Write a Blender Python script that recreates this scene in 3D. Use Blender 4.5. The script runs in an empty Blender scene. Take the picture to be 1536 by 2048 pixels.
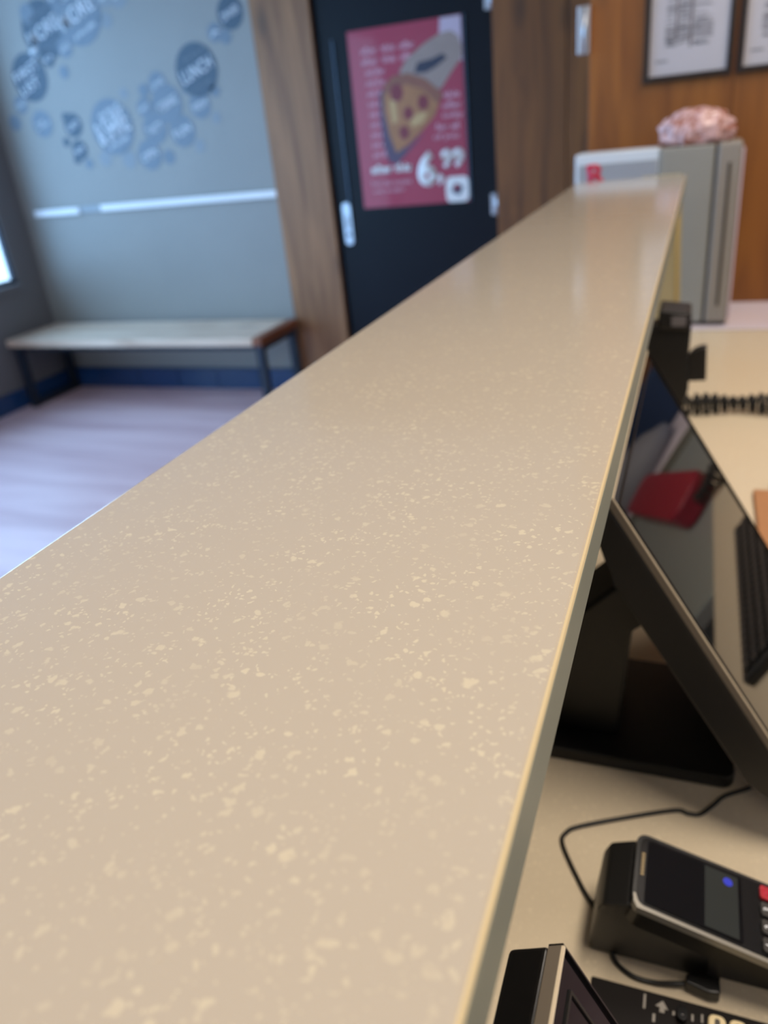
import bpy, bmesh, math, random
from mathutils import Vector, Matrix, noise

C = bpy.context.scene.collection
SC = bpy.context.scene
ZO = 1.411            # height of the camera above the floor; modelling coordinates below have the camera at 0,0,0
rnd = random.Random(7)

# ------------------------------------------------------------------ camera
cam = bpy.data.objects.new('camera', bpy.data.cameras.new('camera'))
C.objects.link(cam)
yaw, pitch, roll = math.radians(-23.13747), math.radians(26.23465), math.radians(-6.28254)
fw = Vector((math.sin(yaw)*math.cos(pitch), math.cos(yaw)*math.cos(pitch), -math.sin(pitch)))
rt = Vector((math.cos(yaw), -math.sin(yaw), 0)); up = rt.cross(fw)
r2 = math.cos(roll)*rt + math.sin(roll)*up
u2 = -math.sin(roll)*rt + math.cos(roll)*up
cam.matrix_world = Matrix(((r2.x, u2.x, -fw.x, 0), (r2.y, u2.y, -fw.y, 0), (r2.z, u2.z, -fw.z, ZO), (0, 0, 0, 1)))
cam.data.sensor_fit = 'HORIZONTAL'; cam.data.sensor_width = 36.0
cam.data.lens = 36.0*1542.9/1536
cam.data.clip_start = 0.01
cam.data.dof.use_dof = True
cam.data.dof.focus_distance = 0.345
cam.data.dof.aperture_fstop = 36.0/3.9
SC.camera = cam

# ------------------------------------------------------------------ world, light, exposure
w = bpy.data.worlds.new('daylight'); SC.world = w; w.use_nodes = True
bg = w.node_tree.nodes['Background']; bg.inputs[0].default_value = (0.42, 0.68, 1.0, 1); bg.inputs[1].default_value = 3.0

def area(name, loc, rot, sx, sy, power, col):
    l = bpy.data.lights.new(name, 'AREA'); l.shape = 'RECTANGLE'; l.size = sx; l.size_y = sy
    l.energy = power; l.color = col
    o = bpy.data.objects.new(name, l); o.location = (loc[0], loc[1], loc[2]+ZO); o.rotation_euler = rot
    C.objects.link(o); return o
# daylight through the shop window on the left
area('window_daylight', (-4.5, 0.75, 0.0), (0, math.radians(-90), 0), 2.6, 6.6, 172, (0.27, 0.57, 1.0))
SC.view_settings.view_transform = 'Standard'; SC.view_settings.look = 'None'
SC.view_settings.gamma = 1.0; SC.view_settings.use_curve_mapping = False
SC.view_settings.exposure = 0.0

# ------------------------------------------------------------------ materials
def lin(c):
    return tuple(((v/255)/12.92 if v/255 <= 0.04045 else ((v/255+0.055)/1.055)**2.4) for v in c) + (1,)
def mat(name, col, rough=0.5, metal=0.0, emis=None, est=0, coat=0, spec=None):
    m = bpy.data.materials.new(name); m.use_nodes = True
    b = m.node_tree.nodes['Principled BSDF']
    b.inputs['Base Color'].default_value = lin(col); b.inputs['Roughness'].default_value = rough
    b.inputs['Metallic'].default_value = metal
    if spec is not None: b.inputs['Specular IOR Level'].default_value = spec
    if coat: b.inputs['Coat Weight'].default_value = coat; b.inputs['Coat Roughness'].default_value = 0.05
    if emis: b.inputs['Emission Color'].default_value = lin(emis); b.inputs['Emission Strength'].default_value = est
    return m
def N(m, t, **k):
    n = m.node_tree.nodes.new(t)
    for a, v in k.items(): setattr(n, a, v)
    return n
def coords(m, scale=(1, 1, 1), rot=(0, 0, 0)):
    g = N(m, 'ShaderNodeNewGeometry'); mp = N(m, 'ShaderNodeMapping')
    mp.inputs['Scale'].default_value = scale; mp.inputs['Rotation'].default_value = rot
    m.node_tree.links.new(g.outputs['Position'], mp.inputs['Vector'])
    return mp.outputs['Vector']
def vary(m, amount=0.12, scale=8, dims=(1, 1, 1), bump=0.0, bdist=0.001):
    """fine mottling of the base colour and relief"""
    L = m.node_tree.links; b = m.node_tree.nodes['Principled BSDF']
    v = coords(m, dims); nz = N(m, 'ShaderNodeTexNoise'); nz.inputs['Scale'].default_value = scale; nz.inputs['Detail'].default_value = 5
    L.new(v, nz.inputs['Vector'])
    c = b.inputs['Base Color'].default_value[:]
    mx = N(m, 'ShaderNodeMix', data_type='RGBA')
    mx.inputs[6].default_value = tuple(x*(1-amount) for x in c[:3])+(1,)
    mx.inputs[7].default_value = tuple(min(1, x*(1+amount)) for x in c[:3])+(1,)
    L.new(nz.outputs[0], mx.inputs[0]); L.new(mx.outputs[2], b.inputs['Base Color'])
    if bump:
        bp = N(m, 'ShaderNodeBump'); bp.inputs['Strength'].default_value = bump; bp.inputs['Distance'].default_value = bdist
        L.new(nz.outputs[0], bp.inputs['Height']); L.new(bp.outputs[0], b.inputs['Normal'])
    return m

def quartz(name, base, speck, rough):
    m = mat(name, base, rough); L = m.node_tree.links; b = m.node_tree.nodes['Principled BSDF']
    v = coords(m)
    wob = N(m, 'ShaderNodeTexNoise'); wob.inputs['Scale'].default_value = 220; wob.inputs['Detail'].default_value = 2
    L.new(v, wob.inputs['Vector'])
    ad = N(m, 'ShaderNodeVectorMath', operation='MULTIPLY_ADD'); ad.inputs[1].default_value = (0.006,)*3
    L.new(wob.outputs[1], ad.inputs[0]); L.new(v, ad.inputs[2])
    mask = None
    for sc, keep, big in ((190, 0.22, 0.44), (400, 0.25, 0.48), (100, 0.72, 0.30)):
        vo = N(m, 'ShaderNodeTexVoronoi'); vo.inputs['Scale'].default_value = sc
        L.new(ad.outputs[0], vo.inputs['Vector'])
        sp = N(m, 'ShaderNodeSeparateColor'); L.new(vo.outputs['Color'], sp.inputs[0])
        # radius by cell: max(0,(random-keep))*big
        s1 = N(m, 'ShaderNodeMath', operation='SUBTRACT'); s1.inputs[1].default_value = keep; L.new(sp.outputs[0], s1.inputs[0])
        s2 = N(m, 'ShaderNodeMath', operation='MULTIPLY'); s2.inputs[1].default_value = big/(1-keep); L.new(s1.outputs[0], s2.inputs[0])
        s3 = N(m, 'ShaderNodeMath', operation='SUBTRACT'); L.new(s2.outputs[0], s3.inputs[0]); L.new(vo.outputs['Distance'], s3.inputs[1])
        s4 = N(m, 'ShaderNodeMath', operation='MULTIPLY', use_clamp=True); s4.inputs[1].default_value = 9.0; L.new(s3.outputs[0], s4.inputs[0])
        if mask is None: mask = s4.outputs[0]
        else:
            mx_ = N(m, 'ShaderNodeMath', operation='MAXIMUM'); L.new(mask, mx_.inputs[0]); L.new(s4.outputs[0], mx_.inputs[1]); mask = mx_.outputs[0]
    # patchy density
    pn = N(m, 'ShaderNodeTexNoise'); pn.inputs['Scale'].default_value = 26; L.new(v, pn.inputs['Vector'])
    pr = N(m, 'ShaderNodeMapRange'); pr.inputs[1].default_value = 0.36; pr.inputs[2].default_value = 0.62; pr.inputs[3].default_value = 0.35; L.new(pn.outputs[0], pr.inputs[0])
    pm = N(m, 'ShaderNodeMath', operation='MULTIPLY'); L.new(mask, pm.inputs[0]); L.new(pr.outputs[0], pm.inputs[1])
    mx = N(m, 'ShaderNodeMix', data_type='RGBA'); mx.inputs[6].default_value = lin(base); mx.inputs[7].default_value = lin(speck)
    L.new(pm.outputs[0], mx.inputs[0]); L.new(mx.outputs[2], b.inputs['Base Color'])
    return m

def wood(name, dark, light, rough=0.45, axis='z', sc=1.0, knots=True):
    m = mat(name, light, rough); L = m.node_tree.links; b = m.node_tree.nodes['Principled BSDF']
    st = {'z': (9*sc, 9*sc, 0.9*sc), 'x': (0.9*sc, 9*sc, 9*sc), 'y': (9*sc, 0.9*sc, 9*sc)}[axis]
    oi = N(m, 'ShaderNodeObjectInfo')
    v = coords(m, st)
    off = N(m, 'ShaderNodeVectorMath', operation='MULTIPLY_ADD'); off.inputs[1].default_value = (37, 37, 37)
    cx = N(m, 'ShaderNodeCombineXYZ')
    for i in range(3): L.new(oi.outputs['Random'], cx.inputs[i])
    L.new(cx.outputs[0], off.inputs[0]); L.new(v, off.inputs[2])
    nz = N(m, 'ShaderNodeTexNoise'); nz.inputs['Scale'].default_value = 1.4; nz.inputs['Detail'].default_value = 7; nz.inputs['Distortion'].default_value = 1.2
    L.new(off.outputs[0], nz.inputs['Vector'])
    cr = N(m, 'ShaderNodeValToRGB'); e = cr.color_ramp.elements
    e[0].position = 0.33; e[0].color = lin(dark); e[1].position = 0.66; e[1].color = lin(light)
    L.new(nz.outputs[0], cr.inputs[0]); out = cr.outputs[0]
    if knots:
        v2 = coords(m, {'z': (3.2, 3.2, 1.5), 'x': (1.5, 3.2, 3.2), 'y': (3.2, 1.5, 3.2)}[axis])
        vo = N(m, 'ShaderNodeTexVoronoi'); vo.inputs['Scale'].default_value = 1.3; L.new(v2, vo.inputs['Vector'])
        mr = N(m, 'ShaderNodeMapRange'); mr.inputs[1].default_value = 0.03; mr.inputs[2].default_value = 0.20; mr.inputs[3].default_value = 0.62; mr.inputs[4].default_value = 0.0
        L.new(vo.outputs['Distance'], mr.inputs[0])
        mx = N(m, 'ShaderNodeMix', data_type='RGBA'); mx.inputs[7].default_value = lin(tuple(c*0.45 for c in dark))
        L.new(mr.outputs[0], mx.inputs[0]); L.new(out, mx.inputs[6]); out = mx.outputs[2]
    L.new(out, b.inputs['Base Color'])
    bp = N(m, 'ShaderNodeBump'); bp.inputs['Strength'].default_value = 0.15; bp.inputs['Distance'].default_value = 0.002
    L.new(nz.outputs[0], bp.inputs['Height']); L.new(bp.outputs[0], b.inputs['Normal'])
    return m

M = {}
M['quartz'] = quartz('cream_quartz', (170, 158, 140), (188, 175, 150), 0.13)
M['edge_face'] = vary(mat('grey_green_edge_face', (140, 145, 132), 0.42, spec=0.3), 0.04, 14)
M['edge_arris'] = mat('pale_edge_arris', (200, 182, 144), 0.3)
M['worktop'] = quartz('cream_worktop', (220, 204, 176), (232, 216, 186), 0.22)
M['oak'] = wood('oak_cladding', (110, 64, 26), (148, 92, 42))
M['oak_pillar'] = wood('oak_pillar', (122, 82, 50), (166, 118, 76))
M['oak_warm'] = wood('oak_partition', (112, 62, 14), (142, 86, 28))
M['bench'] = wood('bench_pine', (206, 180, 156), (242, 222, 200), 0.4, 'x')
M['bench_end'] = wood('bench_end_grain', (110, 62, 38), (150, 92, 62), 0.5, 'y')
M['greywall'] = vary(mat('grey_painted_board', (150, 150, 145), 0.45), 0.05, 3)
M['leftwall'] = vary(mat('grey_plaster', (112, 110, 112), 0.6), 0.06, 4)
M['white'] = vary(mat('white_plaster', (226, 222, 214), 0.7), 0.03, 5)
M['backwall'] = vary(mat('pale_wall', (196, 190, 180), 0.7), 0.04, 5)
M['navy'] = vary(mat('navy_lacquer', (6, 13, 24), 0.36, spec=0.22), 0.08, 4)
M['navy_edge'] = mat('navy_edge', (60, 84, 108), 0.3)
M['navy_tile'] = vary(mat('glossy_navy_tile', (34, 66, 110), 0.12), 0.15, 3)
M['steel'] = mat('brushed_steel', (190, 196, 204), 0.32, 1.0)
M['white_trim'] = mat('white_gloss_trim', (240, 242, 244), 0.18)
M['blue_gap'] = mat('grey_trim_joint', (150, 158, 164), 0.3)
M['darkmetal'] = mat('dark_blue_metal', (34, 44, 58), 0.4, 0.3)
M['black'] = vary(mat('black_plastic', (22, 21, 20), 0.42), 0.1, 60, (1, 1, 1), 0.05, 0.0003)
M['blackgloss'] = mat('black_gloss_plastic', (14, 14, 14), 0.22)
M['glass_black'] = mat('black_screen_glass', (5, 6, 7), 0.03, spec=0.42)
M['bezel'] = mat('bronze_grey_bezel', (128, 118, 104), 0.38, 0.35)
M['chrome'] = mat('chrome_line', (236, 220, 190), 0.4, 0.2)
M['silver_plastic'] = mat('silver_plastic_rim', (150, 146, 136), 0.32, 0.4)
M['red'] = mat('print_red', (172, 46, 76), 0.34, coat=0.6)
M['pink_txt'] = mat('print_pale_pink', (232, 176, 190), 0.35)
M['white_txt'] = mat('print_white', (244, 242, 240), 0.35)
M['pale'] = mat('print_lilac', (206, 188, 204), 0.35)
M['skin'] = vary(mat('print_skin', (166, 146, 136), 0.35), 0.12, 18)
M['slice'] = vary(mat('print_cheese', (178, 124, 82), 0.35), 0.25, 22)
M['crust'] = vary(mat('print_crust', (150, 96, 76), 0.35), 0.2, 25)
M['pepperoni'] = mat('print_pepperoni', (132, 50, 62), 0.35)
M['cheese'] = mat('print_melted_cheese', (208, 172, 118), 0.35)
M['shadowprint'] = mat('print_dark_mauve', (92, 74, 98), 0.35)
M['inkblue'] = mat('print_navy', (52, 54, 74), 0.35)
M['decal_dark'] = mat('decal_slate', (72, 92, 108), 0.5)
M['decal_mid'] = mat('decal_mid_grey', (118, 132, 144), 0.5)
M['decal_light'] = mat('decal_pale_grey', (140, 148, 154), 0.5)
M['decal_txt'] = mat('decal_lettering', (236, 240, 244), 0.5)
M['paper'] = vary(mat('white_paper', (178, 176, 182), 0.5), 0.02, 9)
M['ink'] = mat('grey_print', (104, 100, 102), 0.6)
M['ink_soft'] = mat('pale_grey_print', (136, 134, 138), 0.6)
M['frame'] = mat('dark_frame', (30, 18, 12), 0.3)
M['whitebox'] = vary(mat('white_cardboard', (206, 214, 220), 0.45), 0.03, 12)
M['whitebox_dark'] = mat('pale_grey_stripe', (150, 154, 160), 0.45)
M['greybox'] = vary(mat('grey_plastic_case', (142, 140, 132), 0.4), 0.04, 10)
M['greydoor'] = vary(mat('warm_grey_panel', (140, 132, 122), 0.4), 0.04, 10)
M['slot'] = mat('dark_slot', (48, 42, 34), 0.6)
M['logo_red'] = mat('logo_red', (190, 22, 60), 0.4)
M['lilac'] = mat('white_laminate', (226, 214, 220), 0.3)
M['greyedge'] = mat('grey_laminate_edge', (134, 130, 116), 0.4)
M['kraft'] = vary(mat('kraft_board', (176, 124, 82), 0.7), 0.1, 30)
M['creamboard'] = vary(mat('cream_board', (176, 164, 128), 0.5), 0.05, 10)
M['yellow'] = mat('yellow_cord', (214, 178, 90), 0.5)
M['cream_key'] = mat('cream_key', (226, 206, 160), 0.35)
M['key_ink'] = mat('key_legend', (70, 62, 52), 0.5)
M['legend'] = mat('pale_legend', (150, 144, 134), 0.5)
M['redkey'] = mat('red_key', (170, 30, 44), 0.4)
M['symkey'] = mat('dark_grey_key', (52, 50, 48), 0.4)
M['display_grey'] = mat('dim_grey_display', (26, 28, 26), 0.08, emis=(120, 122, 112), est=0.10)
M['icon_blue'] = mat('blue_icon', (40, 46, 150), 0.2, emis=(70, 80, 220), est=0.35)
M['keypad_black'] = mat('keypad_black', (24, 20, 18), 0.5, spec=0.15)
M['gold'] = mat('gold_lettering', (160, 138, 96), 0.4)
M['cab_grey'] = vary(mat('grey_steel_cabinet', (150, 156, 150), 0.35, 0.2), 0.05, 4)
M['cab_red'] = mat('red_plastic', (150, 26, 50), 0.4)
M['cab_navy'] = mat('navy_cloth', (30, 52, 86), 0.8)
M['floor_warm'] = None
m = wood('floor_vinyl', (204, 172, 178), (232, 204, 208), 0.38, 'x', 0.5, False); M['floor'] = m
# pink crumpled plastic
m = mat('pink_film', (214, 168, 160), 0.25); b = m.node_tree.nodes['Principled BSDF']; b.inputs['Transmission Weight'].default_value = 0.25
vo = N(m, 'ShaderNodeTexNoise'); vo.inputs['Scale'].default_value = 22; vo.inputs['Distortion'].default_value = 2.2; vo.inputs['Detail'].default_value = 2
m.node_tree.links.new(coords(m), vo.inputs['Vector'])
cr = N(m, 'ShaderNodeValToRGB'); cr.color_ramp.elements[0].color = lin((170, 104, 80)); cr.color_ramp.elements[0].position = 0.40; cr.color_ramp.elements[1].color = lin((232, 192, 190)); cr.color_ramp.elements[1].position = 0.52
m.node_tree.links.new(vo.outputs[0], cr.inputs[0]); m.node_tree.links.new(cr.outputs[0], b.inputs['Base Color']); M['film'] = m
# window glass: clear pane that lets daylight through
m = bpy.data.materials.new('window_glass'); m.use_nodes = True; nt = m.node_tree; nt.nodes.clear()
o_ = nt.nodes.new('ShaderNodeOutputMaterial'); tr = nt.nodes.new('ShaderNodeBsdfTransparent'); gl = nt.nodes.new('ShaderNodeBsdfGlossy'); gl.inputs['Roughness'].default_value = 0.02
fr = nt.nodes.new('ShaderNodeLayerWeight'); pw = nt.nodes.new('ShaderNodeMath'); pw.operation = 'POWER'; pw.inputs[1].default_value = 5.0; sm = nt.nodes.new('ShaderNodeMath'); sm.operation = 'MULTIPLY_ADD'; sm.inputs[1].default_value = 0.9; sm.inputs[2].default_value = 0.04; ms = nt.nodes.new('ShaderNodeMixShader')
nt.links.new(fr.outputs[1], pw.inputs[0]); nt.links.new(pw.outputs[0], sm.inputs[0]); nt.links.new(sm.outputs[0], ms.inputs[0]); nt.links.new(tr.outputs[0], ms.inputs[1]); nt.links.new(gl.outputs[0], ms.inputs[2]); nt.links.new(ms.outputs[0], o_.inputs[0]); M['glass'] = m
M['pavement'] = vary(mat('pavement', (150, 150, 150), 0.8), 0.1, 6)
M['lamp'] = mat('warm_lamp_diffuser', (255, 240, 215), 0.5, emis=(255, 226, 184), est=1)

# ------------------------------------------------------------------ mesh helpers
def bm_box(bm, x0, x1, y0, y1, z0, z1, mi=0):
    vs = [bm.verts.new((x, y, z)) for z in (z0, z1) for y in (y0, y1) for x in (x0, x1)]
    fs = []
    for q in ((0, 2, 3, 1), (4, 5, 7, 6), (0, 1, 5, 4), (2, 6, 7, 3), (1, 3, 7, 5), (0, 4, 6, 2)):
        f = bm.faces.new([vs[i] for i in q]); f.material_index = mi; fs.append(f)
    return vs
def bevel(bm, w, seg=2, verts=None):
    bmesh.ops.bevel(bm, geom=[e for e in bm.edges], offset=w, segments=seg, affect='EDGES', profile=0.5, clamp_overlap=True)
def box(x0, x1, y0, y1, z0, z1, bv=0, seg=2):
    bm = bmesh.new(); bm_box(bm, x0, x1, y0, y1, z0, z1)
    if bv: bevel(bm, bv, seg)
    return bm
def prism(pts, a, b, plane='xz', bv=0, seg=2):
    """polygon pts extruded from a to b along the third axis"""
    bm = bmesh.new()
    def P(p, t):
        return {'xz': (p[0], t, p[1]), 'xy': (p[0], p[1], t), 'yz': (t, p[0], p[1])}[plane]
    A = [bm.verts.new(P(p, a)) for p in pts]; B = [bm.verts.new(P(p, b)) for p in pts]
    bm.faces.new(A); bm.faces.new(list(reversed(B)))
    n = len(pts)
    for i in range(n): bm.faces.new([A[i], B[i], B[(i+1) % n], A[(i+1) % n]])
    bmesh.ops.recalc_face_normals(bm, faces=bm.faces[:])
    if bv: bevel(bm, bv, seg)
    return bm
def join(*bms):
    out = bmesh.new()
    for b in bms:
        me = bpy.data.meshes.new('t'); b.to_mesh(me); out.from_mesh(me); bpy.data.meshes.remove(me); b.free()
    return out
def tube(pts, r, n=8, closed=False):
    bm = bmesh.new(); rings = []
    pts = [Vector(p) for p in pts]; prev = None
    for i, p in enumerate(pts):
        t = (pts[min(i+1, len(pts)-1)]-pts[max(i-1, 0)]).normalized()
        a = (prev - t*prev.dot(t)) if prev is not None else t.orthogonal()
        a.normalize(); prev = a; b_ = t.cross(a)
        rings.append([bm.verts.new(p+(a*math.cos(k*2*math.pi/n)+b_*math.sin(k*2*math.pi/n))*r) for k in range(n)])
    for i in range(len(rings)-1):
        for k in range(n): bm.faces.new([rings[i][k], rings[i][(k+1) % n], rings[i+1][(k+1) % n], rings[i+1][k]])
    bm.faces.new(list(reversed(rings[0]))); bm.faces.new(rings[-1])
    for f in bm.faces: f.smooth = True
    return bm
def smooth_path(ctrl, n=10):
    c = [Vector(p) for p in ctrl]; c = [c[0]*2-c[1]]+c+[c[-1]*2-c[-2]]; out = []
    for i in range(1, len(c)-2):
        for k in range(n):
            t = k/n; p0, p1, p2, p3 = c[i-1], c[i], c[i+1], c[i+2]
            out.append(0.5*((2*p1)+(-p0+p2)*t+(2*p0-5*p1+4*p2-p3)*t*t+(-p0+3*p1-3*p2+p3)*t**3))
    out.append(c[-2]); return out
def disc(x, y, z, r, th, n=40, ex=1.0, axis='y'):
    pts = [(x+r*ex*math.cos(i*2*math.pi/n), z+r*math.sin(i*2*math.pi/n)) for i in range(n)]
    return prism(pts, y-th, y, 'xz')
def rrect(x0, x1, z0, z1, r, n=5):
    out = []
    for cx_, cz_, a0 in ((x1-r, z1-r, 0), (x0+r, z1-r, 90), (x0+r, z0+r, 180), (x1-r, z0+r, 270)):
        for i in range(n+1):
            a = math.radians(a0+90*i/n); out.append((cx_+r*math.cos(a), cz_+r*math.sin(a)))
    return out
def obj(name, bm, m, parent=None, smooth=False):
    me = bpy.data.meshes.new(name)
    bmesh.ops.recalc_face_normals(bm, faces=bm.faces[:])
    bm.to_mesh(me); bm.free()
    o = bpy.data.objects.new(name, me)
    for mm in (m if isinstance(m, (list, tuple)) else [m]): me.materials.append(M[mm] if isinstance(mm, str) else mm)
    if smooth:
        for p in me.polygons: p.use_smooth = True
    if parent is None:
        xs = [v.co for v in me.vertices]
        base = Vector(((min(v.x for v in xs)+max(v.x for v in xs))/2, (min(v.y for v in xs)+max(v.y for v in xs))/2, min(v.z for v in xs)))
        me.transform(Matrix.Translation(-base)); o.location = base+Vector((0, 0, ZO))
        o['_o'] = tuple(base)
    else:
        b_ = Vector(parent['_o']); me.transform(Matrix.Translation(-b_)); o['_o'] = tuple(b_)
        o.parent = parent
        if parent.type != 'EMPTY' or parent.parent is not None: pass
    C.objects.link(o); return o
def thing(name, label, cat, loc, group=None, kind=None):
    o = bpy.data.objects.new(name, None); C.objects.link(o); o.empty_display_size = 0.05
    o.location = (loc[0], loc[1], loc[2]+ZO); o['_o'] = tuple(loc); return tag(o, label, cat, group, kind)
def tag(o, label, cat, group=None, kind=None):
    if label: o['label'] = label
    if cat: o['category'] = cat
    if group: o['group'] = group
    if kind: o['kind'] = kind
    return o
def struct(name, bm, m, label=None, cat=None, parent=None):
    o = obj(name, bm, m, parent)
    if parent is None: tag(o, label, cat, None, 'structure')
    return o
def text_bm(s, x, y, z, h, ang=0, sx=1.0, depth=0.0006, width=None, face='-y', bold=0.0):
    """lettering standing in the xz plane at depth y (facing -y), or lying flat facing up (face='z')"""
    cu = bpy.data.curves.new('txt', 'FONT'); cu.body = s; cu.size = 1.0; cu.extrude = 0; cu.offset = bold; cu.resolution_u = 3
    to = bpy.data.objects.new('txt', cu); C.objects.link(to)
    dg = bpy.context.evaluated_depsgraph_get(); me = bpy.data.meshes.new_from_object(to.evaluated_get(dg))
    bpy.data.objects.remove(to); bpy.data.curves.remove(cu)
    bm = bmesh.new(); bm.from_mesh(me); bpy.data.meshes.remove(me)
    xs = [v.co.x for v in bm.verts]; ys = [v.co.y for v in bm.verts]
    cx_, cy_, wx, hy = (min(xs)+max(xs))/2, (min(ys)+max(ys))/2, max(xs)-min(xs), max(ys)-min(ys)
    k = h/hy; kx = (width/wx) if width else k*sx
    r = bmesh.ops.extrude_face_region(bm, geom=bm.faces[:]); nv = [g for g in r['geom'] if isinstance(g, bmesh.types.BMVert)]
    for v in nv: v.co.z += 1
    ca, sa = math.cos(ang), math.sin(ang)
    for v in bm.verts:
        a, b_, d = (v.co.x-cx_)*kx, (v.co.y-cy_)*k, v.co.z*depth
        p, q = a*ca-b_*sa, a*sa+b_*ca
        v.co = (x+p, y-d, z+q) if face == '-y' else (x+p, y+q, z+d)
    return bm

# ------------------------------------------------------------------ the room shell
ZF, ZC = -ZO, 1.30
struct('floor', box(-4.1, 3.2, -2.9, 4.35, ZF-0.1, ZF), 'floor', 'brown wood-look floor of the shop', 'floor')
struct('ceiling', box(-4.1, 3.2, -2.9, 4.35, ZC, ZC+0.1), 'white', 'white ceiling of the shop', 'ceiling')
# far wall: three pieces round the door opening, all one object
DX0, DX1, DZ = -1.885, -0.966, 0.66
wf = struct('wall_far', join(box(-4.1, DX0, 4.2, 4.35, ZF, ZC), box(DX1, 3.2, 4.2, 4.35, ZF, ZC), box(DX0, DX1, 4.2, 4.35, DZ, ZC)), 'greywall', 'grey far wall behind the bench with round slogan decals', 'wall')
# oak boards on the far wall
for x0, x1, mm in ((-2.222, DX0-0.002, 'oak_pillar'), (DX1+0.002, -0.62, 'oak'), (-0.617, -0.27, 'oak'), (-0.267, 0.1, 'oak'), (0.103, 0.5, 'oak')):
    obj('plank', box(x0, x1, 4.165, 4.199, ZF+0.0, ZC-0.002, 0.002, 1), mm, wf)
obj('plank', box(DX0, DX1, 4.165, 4.199, DZ+0.02, ZC-0.002, 0.002, 1), 'oak', wf)
# left wall with the shop window opening: sill-high glazing by the bench, unseen full-height glazing nearer the camera, added to brighten the floor
WY0, WY1, WYD, WZ0, WZ1 = -2.75, 3.985, 2.70, -0.66, 1.12
WZD = ZF+0.10
wl = struct('wall_left', join(box(-4.16, -4.1, WY1, 4.35, ZF, ZC), box(-4.16, -4.1, -2.9, WY0, ZF, ZC), box(-4.16, -4.1, WYD, WY1, ZF, WZ0), box(-4.16, -4.1, WY0, WYD, ZF, WZD), box(-4.16, -4.1, WY0, WY1, WZ1, ZC)), 'leftwall', 'grey left wall below and beside the shop window', 'wall')
ys = [WY0, -1.66, -0.57, 0.52, 1.61, WYD, WY1]
fb = [box(-4.145, -4.115, WY0, WYD, WZD, WZD+0.04), box(-4.145, -4.115, WYD, WY1, WZ0, WZ0+0.03), box(-4.145, -4.115, WY0, WY1, WZ1-0.04, WZ1)]
for k, y in enumerate(ys):
    a, b_ = (y, y+0.015) if k == 0 else ((y-0.015, y) if k == len(ys)-1 else (y-0.025, y+0.025))
    fb.append(box(-4.145, -4.115, a, b_, (WZD if y <= WYD else WZ0), WZ1))
win = obj('window_1', join(*fb), 'darkmetal')
tag(win, 'large shop window in the left wall beside the bench', 'window', None, 'structure')
for k in range(len(ys)-1):
    obj('pane', box(-4.132, -4.128, ys[k]+0.02, ys[k+1]-0.02, (WZD if ys[k+1] <= WYD else WZ0)+0.03, WZ1-0.04), 'glass', win)
obj('window_sill', box(-4.112, -4.06, WYD, WY1, WZ0-0.03, WZ0+0.003, 0.004), 'leftwall', win)
struct('ground', box(-9.0, -4.17, -6.0, 9.0, ZF-0.16, ZF-0.06), 'pavement', 'pale pavement outside the shop window', 'ground')
struct('wall_near', box(-4.1, 3.2, -3.05, -2.9, ZF, ZC), 'backwall', 'pale wall behind the camera', 'wall')
struct('wall_right', box(3.2, 3.35, -2.9, 4.35, ZF, ZC), 'backwall', 'pale wall at the staff side', 'wall')
wp = struct('wall_partition', box(-0.345, 3.2, 2.825, 2.95, ZF, ZC), 'oak_warm', 'oak-clad partition wall behind the counter with framed papers', 'wall')
px = -0.349
for i, wd in enumerate((0.42, 0.40, 0.44, 0.40, 0.42, 0.42, 0.42, 0.42)):
    obj('plank', box(px, px+wd-0.0015, 2.81, 2.825, ZF+0.001, ZC-0.002, 0.001, 1), 'oak_warm', wp); px += wd
# skirting, dado strip
bb = struct('baseboard_far', box(-4.1, -2.222, 4.17, 4.199, ZF, ZF+0.135), 'navy_tile', 'dark blue glossy tile skirting below the grey wall', 'baseboard')
for i in range(6):
    x0 = -4.09+i*0.312
    obj('tile', box(x0, x0+0.306, 4.163, 4.170, ZF+0.004, ZF+0.131, 0.002, 1), 'navy_tile', bb)
struct('baseboard_left', box(-4.099, -4.075, 2.72, 4.16, ZF, ZF+0.12, 0.003, 1), 'navy_tile', 'dark blue skirting along the left wall', 'baseboard')
tr1 = struct('trim_1', box(-3.99, -2.225, 4.185, 4.199, -0.280, -0.243), 'blue_gap', 'white horizontal rail across the grey wall above the bench', 'trim')
obj('rail_strip', box(-3.99, -3.63, 4.176, 4.186, -0.285, -0.247, 0.003), 'white_trim', tr1)
obj('rail_strip', box(-3.46, -2.228, 4.176, 4.186, -0.281, -0.243, 0.003), 'white_trim', tr1)

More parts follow.
